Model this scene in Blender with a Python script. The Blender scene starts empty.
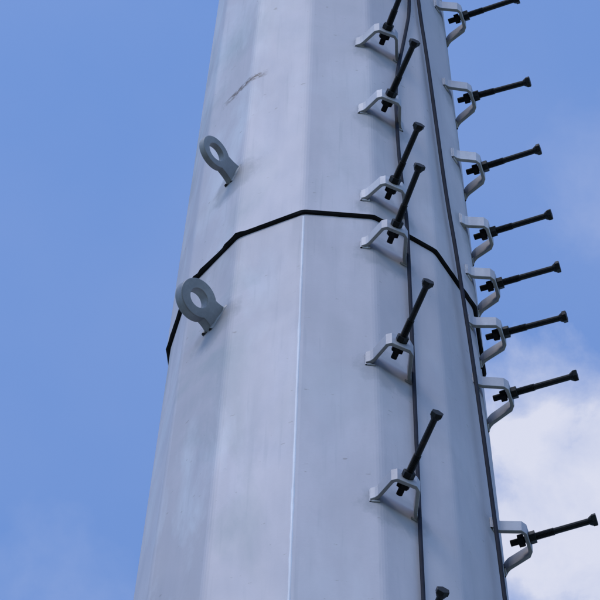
import bpy, math, random
from mathutils import Matrix, Vector
random.seed(4)
N=14; D=2*math.pi/N; R0=.38; UP=.010; K=.0224; PH=-.1584
CD,CH,F=5.8451,17.7284,7688.9
PIT,YAW,ROLL=1.2602,-.0116,.0254
TL,TR,L=.3685,1.2517,.170
GZ=-CH-1.6
ZL=[1.6259,.9579,.1497,-.2322,-1.1747,-2.1720,-3.3362]
ZR=[2.6835,1.8807,1.2154,.6405,.2058,-.1883,-.6570,-1.6867]
S=bpy.context.scene
def link(o):
    bpy.context.collection.objects.link(o); return o
def pt(th,r,z): return Vector((r*math.sin(th),-r*math.cos(th),z))
def rad(z): return R0-K*z
def surf(th,z,up=None):
    """distance from axis to the faceted skin at angle th"""
    if up is None: up = z>0
    R=rad(z)+(UP if up else 0)
    a=(th-PH)%D-D/2
    return R*math.cos(D/2)/math.cos(a)
# ---------------------------------------------------------------- camera
fw=Vector((math.sin(YAW)*math.cos(PIT),math.cos(YAW)*math.cos(PIT),math.sin(PIT)))
r=fw.cross(Vector((0,0,1))).normalized(); u=r.cross(fw)
c,s=math.cos(ROLL),math.sin(ROLL); r,u=c*r+s*u,-s*r+c*u
cd=bpy.data.cameras.new('camera');co=link(bpy.data.objects.new('camera',cd))
co.matrix_world=Matrix(((r[0],u[0],-fw[0],0),(r[1],u[1],-fw[1],-CD),(r[2],u[2],-fw[2],-CH),(0,0,0,1)))
cd.lens=F/600*36; cd.sensor_width=36; cd.clip_end=20000; cd.clip_start=.1
S.camera=co
def skydir(px,py): return (fw+r*(px-300)/F-u*(py-300)/F).normalized()
# ---------------------------------------------------------------- materials
def nt(name):
    m=bpy.data.materials.new(name); m.use_nodes=True; t=m.node_tree
    return m,t,t.nodes['Principled BSDF']
def node(t,k,**kw):
    n=t.nodes.new(k)
    for a,b in kw.items(): setattr(n,a,b)
    return n
def ramp(t,src,stops):
    n=t.nodes.new('ShaderNodeValToRGB'); e=n.color_ramp.elements
    while len(e)<len(stops): e.new(.5)
    for x,(p,c) in zip(e,stops): x.position=p; x.color=(*c,1) if len(c)==3 else c
    t.links.new(src,n.inputs[0]); return n.outputs[0]
def noise(t,vec,scale,detail=4,rough=.55,dist=0,sc=None):
    if sc:
        m=node(t,'ShaderNodeMapping'); m.inputs['Scale'].default_value=sc; t.links.new(vec,m.inputs[0]); vec=m.outputs[0]
    n=node(t,'ShaderNodeTexNoise'); n.inputs['Scale'].default_value=scale; n.inputs['Detail'].default_value=detail
    n.inputs['Roughness'].default_value=rough; n.inputs['Distortion'].default_value=dist
    t.links.new(vec,n.inputs[0]); return n.outputs[0]
def mixc(t,fac,a,b,mode='MIX'):
    n=node(t,'ShaderNodeMix',data_type='RGBA',blend_type=mode)
    for i,v in ((0,fac),(6,a),(7,b)):
        if hasattr(v,'links'): t.links.new(v,n.inputs[i])
        else: n.inputs[i].default_value=v if i==0 else (*v,1)
    return n.outputs[2]
def math_(t,op,a,b=None,clamp=False):
    n=node(t,'ShaderNodeMath',operation=op,use_clamp=clamp)
    for i,v in enumerate((a,b)):
        if v is None: continue
        if hasattr(v,'links'): t.links.new(v,n.inputs[i])
        else: n.inputs[i].default_value=v
    return n.outputs[0]

def galv(name,lo,hi,metal=.5,marks=False,rg=(.5,.68),bump=.08):
    m,t,b=nt(name)
    g=node(t,'ShaderNodeNewGeometry').outputs['Position']
    big=noise(t,g,2.3,4,.6,.6,(1,1,.35))
    med=noise(t,g,9,5,.6,.3,(1,1,.25))
    streak=noise(t,g,30,3,.5,0,(1,1,.03))
    fine=noise(t,g,120,3,.6)
    v=math_(t,'ADD',math_(t,'MULTIPLY',big,.5),math_(t,'MULTIPLY',med,.3))
    v=math_(t,'ADD',v,math_(t,'MULTIPLY',streak,.15)); v=math_(t,'ADD',v,math_(t,'MULTIPLY',fine,.08))
    col=ramp(t,v,[(.40,lo),(.53,tuple((x+y)/2 for x,y in zip(lo,hi))),(.62,hi)])
    if marks:
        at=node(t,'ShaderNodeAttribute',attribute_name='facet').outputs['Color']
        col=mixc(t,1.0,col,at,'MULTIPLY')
        sx=node(t,'ShaderNodeSeparateXYZ'); t.links.new(g,sx.inputs[0])
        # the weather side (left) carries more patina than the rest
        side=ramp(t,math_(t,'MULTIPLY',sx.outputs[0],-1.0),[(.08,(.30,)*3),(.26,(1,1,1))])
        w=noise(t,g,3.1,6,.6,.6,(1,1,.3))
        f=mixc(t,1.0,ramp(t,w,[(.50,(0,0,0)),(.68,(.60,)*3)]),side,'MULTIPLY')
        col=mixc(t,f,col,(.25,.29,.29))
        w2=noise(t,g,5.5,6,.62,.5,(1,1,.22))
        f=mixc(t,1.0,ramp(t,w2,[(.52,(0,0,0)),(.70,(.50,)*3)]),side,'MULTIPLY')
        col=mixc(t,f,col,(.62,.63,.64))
        st=noise(t,g,70,2,.5,0,(1,1,.012))
        col=mixc(t,ramp(t,st,[(.60,(0,0,0)),(.74,(.22,)*3)]),col,(.30,.30,.32))
        sp=noise(t,g,38,3,.5)
        col=mixc(t,ramp(t,sp,[(.71,(0,0,0)),(.75,(.5,)*3)]),col,(.22,.18,.15))
        # dirt washed out below the slip joint
        j=math_(t,'MULTIPLY',math_(t,'LESS_THAN',sx.outputs[2],0.0),ramp(t,math_(t,'ADD',1.0,math_(t,'MULTIPLY',sx.outputs[2],2.2)),[(.0,(0,0,0)),(1,(.30,)*3)]))
        j=math_(t,'MULTIPLY',j,ramp(t,noise(t,g,22,3,.6,0,(1,1,.05)),[(.42,(0,0,0)),(.62,(1,1,1))]))
        col=mixc(t,j,col,(.24,.23,.24))
        # soft shadow smudge painted round and below each clip and lug
        shade=None
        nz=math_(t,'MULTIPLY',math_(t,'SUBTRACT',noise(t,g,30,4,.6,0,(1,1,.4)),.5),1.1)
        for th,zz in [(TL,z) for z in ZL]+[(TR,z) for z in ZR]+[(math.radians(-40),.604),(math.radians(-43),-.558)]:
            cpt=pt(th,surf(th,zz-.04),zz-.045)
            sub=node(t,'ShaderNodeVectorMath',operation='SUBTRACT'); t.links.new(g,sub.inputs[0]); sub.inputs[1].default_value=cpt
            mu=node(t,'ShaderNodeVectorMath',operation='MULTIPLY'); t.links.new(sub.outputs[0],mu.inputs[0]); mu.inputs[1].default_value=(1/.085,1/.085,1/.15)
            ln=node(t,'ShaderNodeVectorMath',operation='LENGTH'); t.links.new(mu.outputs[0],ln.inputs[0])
            shade=ln.outputs['Value'] if shade is None else math_(t,'MINIMUM',shade,ln.outputs['Value'])
        k=math_(t,'SUBTRACT',1.0,math_(t,'ADD',shade,nz))
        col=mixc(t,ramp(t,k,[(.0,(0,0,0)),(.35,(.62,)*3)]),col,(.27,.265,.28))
        # handling scuff on one facet of the upper section
        dz=math_(t,'DIVIDE',math_(t,'ABSOLUTE',math_(t,'SUBTRACT',sx.outputs[2],1.45)),.035)
        dx=math_(t,'DIVIDE',math_(t,'ABSOLUTE',math_(t,'SUBTRACT',sx.outputs[0],-.22)),.062)
        k=math_(t,'SUBTRACT',1.0,math_(t,'MAXIMUM',dz,dx),True)
        k=math_(t,'MULTIPLY',k,math_(t,'LESS_THAN',sx.outputs[1],0.0))
        k=math_(t,'MULTIPLY',k,ramp(t,noise(t,g,70,4,.7),[(.42,(0,0,0)),(.55,(1.0,)*3)]))
        col=mixc(t,math_(t,'MULTIPLY',k,2.0,True),col,(.15,.11,.09))
    t.links.new(col,b.inputs['Base Color'])
    b.inputs['Metallic'].default_value=metal
    t.links.new(ramp(t,med,[(.3,(rg[0],)*3),(.7,(rg[1],)*3)]),b.inputs['Roughness'])
    bp=node(t,'ShaderNodeBump'); bp.inputs['Strength'].default_value=bump; bp.inputs['Distance'].default_value=.01
    t.links.new(math_(t,'ADD',math_(t,'MULTIPLY',big,2.0),math_(t,'MULTIPLY',fine,.15)),bp.inputs['Height'])
    t.links.new(bp.outputs[0],b.inputs['Normal'])
    return m
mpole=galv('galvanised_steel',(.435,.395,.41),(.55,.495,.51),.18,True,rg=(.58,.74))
mclip=galv('galvanised_clip',(.27,.26,.28),(.54,.52,.53),.35,bump=.15)
mlug=galv('weathered_plate',(.15,.15,.16),(.38,.375,.38),.25,bump=.2)
mweld=galv('weld_bead',(.50,.48,.50),(.72,.70,.71),.15)
m,t,b=nt('black_steel'); mblk=m
g=node(t,'ShaderNodeNewGeometry').outputs['Position']
t.links.new(ramp(t,noise(t,g,60,4),[(.3,(.004,.004,.006)),(.6,(.010,.009,.011)),(.75,(.035,.022,.018))]),b.inputs['Base Color'])
b.inputs['Roughness'].default_value=.65; b.inputs['Metallic'].default_value=.0; b.inputs['Specular IOR Level'].default_value=.3
m,t,b=nt('rubber_sealant'); mseal=m
g=node(t,'ShaderNodeNewGeometry').outputs['Position']
t.links.new(ramp(t,noise(t,g,25,4),[(.3,(.004,.004,.005)),(.7,(.014,.013,.015))]),b.inputs['Base Color']); b.inputs['Roughness'].default_value=.85; b.inputs['Specular IOR Level'].default_value=.2
m,t,b=nt('cable_sheath'); mcab=m
g=node(t,'ShaderNodeNewGeometry').outputs['Position']
t.links.new(ramp(t,noise(t,g,14,4),[(.3,(.003,.005,.012)),(.7,(.010,.013,.026))]),b.inputs['Base Color']); b.inputs['Roughness'].default_value=.8; b.inputs['Specular IOR Level'].default_value=.12
# ---------------------------------------------------------------- helpers
def mesh(name,vs,fs,mats,mi=None,parent=None,smooth=False):
    me=bpy.data.meshes.new(name); me.from_pydata([tuple(v) for v in vs],[],fs)
    for x in mats: me.materials.append(x)
    if mi:
        for p,i in zip(me.polygons,mi): p.material_index=i
    if smooth:
        for p in me.polygons: p.use_smooth=True
    me.update(); o=link(bpy.data.objects.new(name,me))
    if parent: o.parent=parent
    return o
pole=link(bpy.data.objects.new('steel_monopole',None))
TONE={11:1.08,12:.88,13:1.0,0:.97,1:.94,2:.95,3:.90,4:.92}  # facet tones; shade on the right-hand facets is painted into the colour
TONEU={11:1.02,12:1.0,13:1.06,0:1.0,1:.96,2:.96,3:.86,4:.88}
def section(name,z0,z1,up):
    e=UP if up else 0; bw=.010
    zs=[z0]
    while zs[-1]<z1-.01: zs.append(min(z1,zs[-1]+1.5))
    vs=[];fs=[]
    M=N*4
    for z in zs:
        R=rad(z)+e
        for j in range(N):
            c0=pt(PH+j*D,R,z); a=pt(PH+(j-1)*D,R,z); b=pt(PH+(j+1)*D,R,z)
            p0=c0+(a-c0).normalized()*bw; p3=c0+(b-c0).normalized()*bw
            for tt in (0,1/3,2/3,1):
                vs.append((1-tt)**2*p0+2*tt*(1-tt)*c0+tt*tt*p3)
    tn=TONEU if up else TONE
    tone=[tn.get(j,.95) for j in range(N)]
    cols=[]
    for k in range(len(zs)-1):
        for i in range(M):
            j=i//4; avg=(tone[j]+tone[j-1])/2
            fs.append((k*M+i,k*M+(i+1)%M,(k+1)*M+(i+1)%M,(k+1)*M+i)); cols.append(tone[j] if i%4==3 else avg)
    base=len(vs)
    if up:
        for i in range(M):
            v=vs[i]; q=Vector((v.x,v.y,0)); vs.append(v-q.normalized()*.0095)
        for i in range(M): fs.append((i,base+i,base+(i+1)%M,(i+1)%M)); cols.append(.5)
        top=(len(zs)-1)*M; fs.append(tuple(top+i for i in range(M))); cols.append(1)
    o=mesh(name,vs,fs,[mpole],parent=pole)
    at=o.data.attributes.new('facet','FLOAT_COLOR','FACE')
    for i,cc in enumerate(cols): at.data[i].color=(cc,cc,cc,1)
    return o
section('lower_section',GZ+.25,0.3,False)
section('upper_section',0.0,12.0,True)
def polybead():
    vs=[];fs=[];M=N*14
    w=0
    for i in range(M):
        th=PH+D*i/14
        w=.75*w+random.uniform(-.0010,.0011)
        tn=((th+math.pi)%(2*math.pi)-math.pi)
        ex=random.uniform(0,.004) if -1.0<tn<-.55 else random.uniform(0,.0008)
        for dr,dz in ((-.004,.004),(.0085+w*.5,.001+ex),(.0100+w*.5+ex,-.004),(.006+w*.5,-.0075+w),(-.004,-.009)):
            vs.append(pt(th,surf(th,dz,False)+dr,dz))
    for i in range(M):
        for k in range(4):
            fs.append((i*5+k,i*5+k+1,((i+1)%M)*5+k+1,((i+1)%M)*5+k))
    return mesh('joint_sealant',vs,fs,[mseal],parent=pole)
polybead()
def weld(z0,z1,th,up):
    vs=[];fs=[];n=int((z1-z0)/.05)
    for k in range(n+1):
        z=z0+(z1-z0)*k/n; R=rad(z)+(UP if up else 0)-.004+random.uniform(-.0007,.0007)
        ww=random.uniform(.75,1.1)
        for a,h in ((-.006*ww,-.001),(-.003*ww,.0035),(.003*ww,.0035),(.006*ww,-.001)):
            vs.append(pt(th+a/R,R+h,z))
    for k in range(n):
        for i in range(3): fs.append((k*4+i,k*4+i+1,(k+1)*4+i+1,(k+1)*4+i))
    mesh('weld_seam',vs,fs,[mweld],parent=pole,smooth=True)
weld(-9,-.02,PH,False)
def prism(vs,fs,mi,ctr,ax,rr,h,n=6,mat=0,rr2=None,rot=0):
    ax=ax.normalized(); q=ax.to_track_quat('Z','Y'); b=len(vs)
    for k,(hh,ra) in enumerate(((0,rr),(h,rr2 or rr))):
        for i in range(n):
            a=2*math.pi*i/n+rot; vs.append(ctr+q@Vector((ra*math.cos(a),ra*math.sin(a),hh)))
    for i in range(n): fs.append((b+i,b+(i+1)%n,b+n+(i+1)%n,b+n+i)); mi.append(mat)
    fs.append(tuple(b+n-1-i for i in range(n))); mi.append(mat)
    fs.append(tuple(b+n+i for i in range(n))); mi.append(mat)
def bead(vs,fs,mi,pts,rr,mat=0):
    """lumpy weld fillet along a list of points"""
    n=6; b=len(vs)
    for i,p in enumerate(pts):
        d=(pts[min(i+1,len(pts)-1)]-pts[max(i-1,0)]).normalized(); q=d.to_track_quat('Z','Y')
        ra=rr*random.uniform(.75,1.25)
        for k in range(n):
            a=2*math.pi*k/n; vs.append(p+q@Vector((ra*math.cos(a),ra*math.sin(a),0)))
    for i in range(len(pts)-1):
        for k in range(n):
            fs.append((b+i*n+k,b+i*n+(k+1)%n,b+(i+1)*n+(k+1)%n,b+(i+1)*n+k)); mi.append(mat)
vs=[];fs=[];mi=[]
prism(vs,fs,mi,Vector((0,0,GZ+.2)),Vector((0,0,1)),1.15,.06,48)
for i in range(20):
    a=2*math.pi*i/20; prism(vs,fs,mi,pt(a,1.0,GZ+.26),Vector((0,0,1)),.04,.05,6); prism(vs,fs,mi,pt(a,1.0,GZ+.31),Vector((0,0,1)),.022,.08,12)
mesh('base_plate',vs,fs,[mclip],mi,pole)
# ---------------------------------------------------------------- climbing steps
def step(th,z):
    vs=[];fs=[];mi=[]
    ro=rad(z)*math.cos(D/2)+.068
    er=pt(th,1,0); et=pt(th+math.pi/2,1,0); ez=Vector((0,0,1))
    jz=random.uniform(-.06,.06); jt=random.uniform(-.035,.035)
    wz=.034+random.uniform(-.003,.003)
    T=.008; rs=rad(z)
    A=.048+random.uniform(-.003,.003); B=.026
    def sk(x): 
        a=math.atan2(x,rs); return surf(th+a,z)*math.cos(a)
    line=[(-A-.012,sk(-A-.012)+.002),(-A-.003,sk(-A)+.006),(-A+.002,sk(-A)+.014),(-B-.004,ro-.006),(-B+.004,ro),(B-.004,ro),(B+.004,ro-.006),(A-.002,sk(A)+.014),(A+.003,sk(A)+.006),(A+.010,sk(A+.010)+.001)]
    n=len(line); tw=random.uniform(-.006,.006)
    for i,(a,q) in enumerate(line):
        p0=Vector(line[max(0,i-1)]); p1=Vector(line[min(n-1,i+1)]); d=(p1-p0).normalized(); nn=Vector((-d.y,d.x))
        for sg in (-1,1):
            for s2 in (-1,1):
                x=a+nn.x*sg*T/2; y=q+nn.y*sg*T/2
                vs.append(et*x+er*y+ez*(z+s2*wz+tw*x/A))
    for i in range(n-1):
        a=i*4
        for f in ((0,1,5,4),(1,3,7,5),(3,2,6,7),(2,0,4,6)): fs.append(tuple(a+k for k in f)); mi.append(0)
    fs.append((0,2,3,1)); mi.append(0); fs.append(tuple((n-1)*4+k for k in (0,1,3,2))); mi.append(0)
    for sx in (-1,1):
        x=sx*(A+.011)
        bead(vs,fs,mi,[et*x+er*sk(x)+ez*(z+wz*q) for q in (-1.05,-.7,-.35,0,.35,.7,1.05)],.0045)
        bead(vs,fs,mi,[et*(sx*q)+er*(sk(sx*q)+.001)+ez*(z-wz-.001) for q in (A+.010,A+.004,A-.003,A-.008)],.0042)
    ax=(er+et*jt+ez*jz).normalized()
    o=er*ro+ez*z; l=L-.013+random.uniform(-.005,.004)
    prism(vs,fs,mi,o-ax*.040,ax,.0074,.040+l,12,1,rot=.2)   # shank
    prism(vs,fs,mi,o-ax*.022,ax,.0150,.014,6,1,rot=random.random())
    prism(vs,fs,mi,o+ax*.0045,ax,.0150,.014,6,1,rot=random.random())
    for k in range(14): prism(vs,fs,mi,o+ax*(.0190+k*.003),ax,.0086,.0015,12,1,rr2=.0094); prism(vs,fs,mi,o+ax*(.0205+k*.003),ax,.0094,.0015,12,1,rr2=.0086)
    prism(vs,fs,mi,o+ax*(l-.004),ax,.0150,.010,6,1,rot=random.random())
    prism(vs,fs,mi,o+ax*(l-.012),ax,.0085,.008,12,1,rr2=.013)
    ob=mesh('climbing_step',vs,fs,[mclip,mblk],mi)
    bv=ob.modifiers.new('b','BEVEL'); bv.width=.0008; bv.segments=1; bv.limit_method='ANGLE'; bv.angle_limit=math.radians(50)
AL=list(ZL); AR=list(ZR)
z=ZL[0]+.75
while z<11: AL.append(z); z+=random.uniform(.7,.95)
z=ZR[0]+.8
while z<11: AR.append(z); z+=random.uniform(.7,.95)
z=ZL[6]-1
while z>GZ+3: AL.append(z); z-=.95
z=ZR[7]-1
while z>GZ+3: AR.append(z); z-=.95
for z in AL: step(TL,z)
for z in AR: step(TR,z)
# ---------------------------------------------------------------- lifting lugs
def lug(th,z,tau,Ro=.049,Ri=.024,so=.075,T=.02):
    er=pt(th,1,0); et=pt(th+math.pi/2,1,0); ez=Vector((0,0,1))
    w=ez*math.cos(tau)+et*math.sin(tau); nn=er.cross(w).normalized()
    base=surf(th,z)-.012; ctr=er*(base+.012+so)+ez*z
    s=so+.012; hw=Ro*.66
    a0=math.pi-math.asin(hw/Ro)
    outl=[]; na=50
    for i in range(na+1):
        a=-a0+2*a0*i/na; outl.append((Ro*math.cos(a),Ro*math.sin(a)))
    xs=Ro*math.cos(a0)
    for k in range(1,6): outl.append((xs+(-s-xs)*k/5, hw*(1+.35*(k/5)**2)))
    for k in range(4): outl.append((-s, hw*1.35*(1-2*(k+1)/5)))
    for k in range(5,0,-1): outl.append((xs+(-s-xs)*k/5, -hw*(1+.35*(k/5)**2)))
    n=len(outl); vs=[];fs=[]
    for side in (-1,1):
        for (x,y) in outl:
            a=math.atan2(y,x)
            vs.append(ctr+er*math.cos(a)*Ri+w*math.sin(a)*Ri+nn*side*T/2)
            vs.append(ctr+er*x+w*y+nn*side*T/2)
    m2=2*n
    for i in range(n):
        j=(i+1)%n
        fs.append((2*i,2*i+1,2*j+1,2*j)); fs.append((m2+2*i,m2+2*j,m2+2*j+1,m2+2*i+1))
        fs.append((2*i+1,m2+2*i+1,m2+2*j+1,2*j+1)); fs.append((2*i,2*j,m2+2*j,m2+2*i))
    mi=[0]*len(fs)
    foot=er*surf(th,z)+ez*z; h2=hw*1.35
    for sd in (-1,1):
        bead(vs,fs,mi,[foot+w*(h2*q/4)+nn*sd*(T/2+.001)-er*.001 for q in range(-4,5)],.0065)
    ob=mesh('lifting_lug',vs,fs,[mlug],mi)
    bv=ob.modifiers.new('b','BEVEL'); bv.width=.002; bv.segments=2; bv.limit_method='ANGLE'; bv.angle_limit=math.radians(55)
    return ob
lug(math.radians(-40),.604,math.radians(19),Ro=.047,Ri=.025,T=.017)
lug(math.radians(-43),-.558,math.radians(32),Ro=.052,Ri=.025,T=.026,so=.068)
lug(math.radians(140),.604,math.radians(20)); lug(math.radians(140),-.558,math.radians(20))
# ---------------------------------------------------------------- cables
def cable(name,pts,rr):
    cu=bpy.data.curves.new(name,'CURVE'); cu.dimensions='3D'; cu.bevel_depth=rr; cu.bevel_resolution=3
    sp=cu.splines.new('NURBS'); sp.points.add(len(pts)-1)
    for q,(a,z,o) in zip(sp.points,pts):
        th=math.radians(a); v=pt(th,surf(th,z)+o,z); q.co=(*v,1)
    sp.order_u=3; sp.use_endpoint_u=True
    cu.materials.append(mcab); return link(bpy.data.objects.new(name,cu))
cable('power_cable',[(38,11,.01),(40,5,.01),(41.8,2.381,.012),(45.3,1.819,.012),(47.8,1.2,.012),(50.3,.572,.012),(53.3,.2,.012),(55.5,-.133,.02),(57.8,-.6,.02),(59.5,-1.13,.02),(61.3,-1.9,.02),(62.3,-2.73,.02),(63,-5,.02),(63,GZ+1,.02)],.0050)
cable('power_cable',[(36,11,.012),(38,5,.012),(39.1,2.342,.012),(33,1.8,.012),(27.5,1.36,.012),(27.0,.9,.012),(27.4,.5,.012),(29.0,.1,.012),(29.4,-.054,.018),(29.6,-.5,.012),(29.4,-1.033,.01),(28.7,-1.9,.01),(28.1,-2.736,.01),(28,-5,.01),(28,GZ+1,.01)],.0047)
# ---------------------------------------------------------------- ground and footing
m,t,b=nt('grass_and_gravel')
g=node(t,'ShaderNodeNewGeometry').outputs['Position']
n1=noise(t,g,.08,6,.6); n2=noise(t,g,3,6,.7)
gc=ramp(t,n2,[(.3,(.05,.075,.025)),(.6,(.10,.125,.05)),(.8,(.2,.19,.13))])
t.links.new(mixc(t,ramp(t,n1,[(.45,(0,0,0)),(.6,(1,1,1))]),gc,(.27,.25,.21)),b.inputs['Base Color']); b.inputs['Roughness'].default_value=.95
mesh('ground',[(-6000,-6000,GZ),(6000,-6000,GZ),(6000,6000,GZ),(-6000,6000,GZ)],[(0,1,2,3)],[m])
m,t,b=nt('concrete')
g=node(t,'ShaderNodeNewGeometry').outputs['Position']
t.links.new(ramp(t,noise(t,g,5,8,.65),[(.3,(.25,.245,.23)),(.7,(.42,.41,.39))]),b.inputs['Base Color']); b.inputs['Roughness'].default_value=.9
vs=[];fs=[];mi=[]; prism(vs,fs,mi,Vector((0,0,GZ-.3)),Vector((0,0,1)),1.7,.5,8,rot=math.pi/8)
o=mesh('concrete_footing',vs,fs,[m],mi); bv=o.modifiers.new('b','BEVEL'); bv.width=.02; bv.segments=2
# ---------------------------------------------------------------- light
EL=math.radians(50); AZ=math.radians(-30)     # sun azimuth around the pole, 0 = toward camera
sd=Vector((math.sin(AZ)*math.cos(EL),-math.cos(AZ)*math.cos(EL),math.sin(EL)))
sl=bpy.data.lights.new('sun','SUN'); sl.energy=.85; sl.angle=math.radians(20); sl.color=(1,.93,.87)
so=link(bpy.data.objects.new('sun',sl)); so.rotation_euler=sd.to_track_quat('Z','Y').to_euler(); so.location=(0,0,20)
w=bpy.data.worlds.new('World'); S.world=w; w.use_nodes=True; t=w.node_tree; bg=t.nodes['Background']
sky=node(t,'ShaderNodeTexSky',sky_type='NISHITA',sun_disc=False); sky.sun_elevation=EL
sky.sun_rotation=math.atan2(sd.x,sd.y); sky.air_density=1.0; sky.dust_density=.6; sky.ozone_density=1.5
tc=node(t,'ShaderNodeTexCoord').outputs['Generated']
def cloud(px,py,rx):
    dv=skydir(px,py); n=node(t,'ShaderNodeVectorMath',operation='DISTANCE'); t.links.new(tc,n.inputs[0]); n.inputs[1].default_value=dv
    q=math_(t,'DIVIDE',n.outputs['Value'],rx/F); return math_(t,'SUBTRACT',1,q)
nb=noise(t,tc,60,7,.58,.2); nb2=noise(t,tc,5,6,.6,.3)
def blob(px,py,rx,a=1.0,k=1.6):
    v=math_(t,'ADD',cloud(px,py,rx),math_(t,'MULTIPLY',math_(t,'SUBTRACT',nb,.5),k))
    return ramp(t,v,[(.0,(0,0,0)),(.22,(.35*a,)*3),(.6,(a,)*3)])
m1=blob(600,505,205,.95,1.5); m2=blob(640,190,110,.16); m3=blob(60,650,130,.12)
gen=ramp(t,nb2,[(.56,(0,0,0)),(.72,(.8,)*3)])
vv=cloud(300,300,2600); clear=ramp(t,vv,[(.0,(1,1,1)),(.3,(0,0,0))])
gen=mixc(t,1.0,gen,clear,'MULTIPLY')
mm=mixc(t,1.0,mixc(t,1.0,mixc(t,1.0,m1,m2,'SCREEN'),m3,'SCREEN'),gen,'SCREEN')
cc=ramp(t,nb,[(.35,(3.5,3.9,5.3)),(.62,(4.8,4.95,5.8))])
skyc=mixc(t,1.0,sky.outputs[0],(1.14,1.42,1.80),'MULTIPLY')
haze=ramp(t,noise(t,tc,22,4,.5),[(.3,(.03,)*3),(.7,(.16,)*3)])
skyc=mixc(t,haze,skyc,(3.0,3.4,5.0))
col=mixc(t,mm,skyc,cc)
t.links.new(col,bg.inputs[0]); bg.inputs[1].default_value=.15
S.view_settings.view_transform='Standard'; S.view_settings.look='None'; S.view_settings.exposure=0
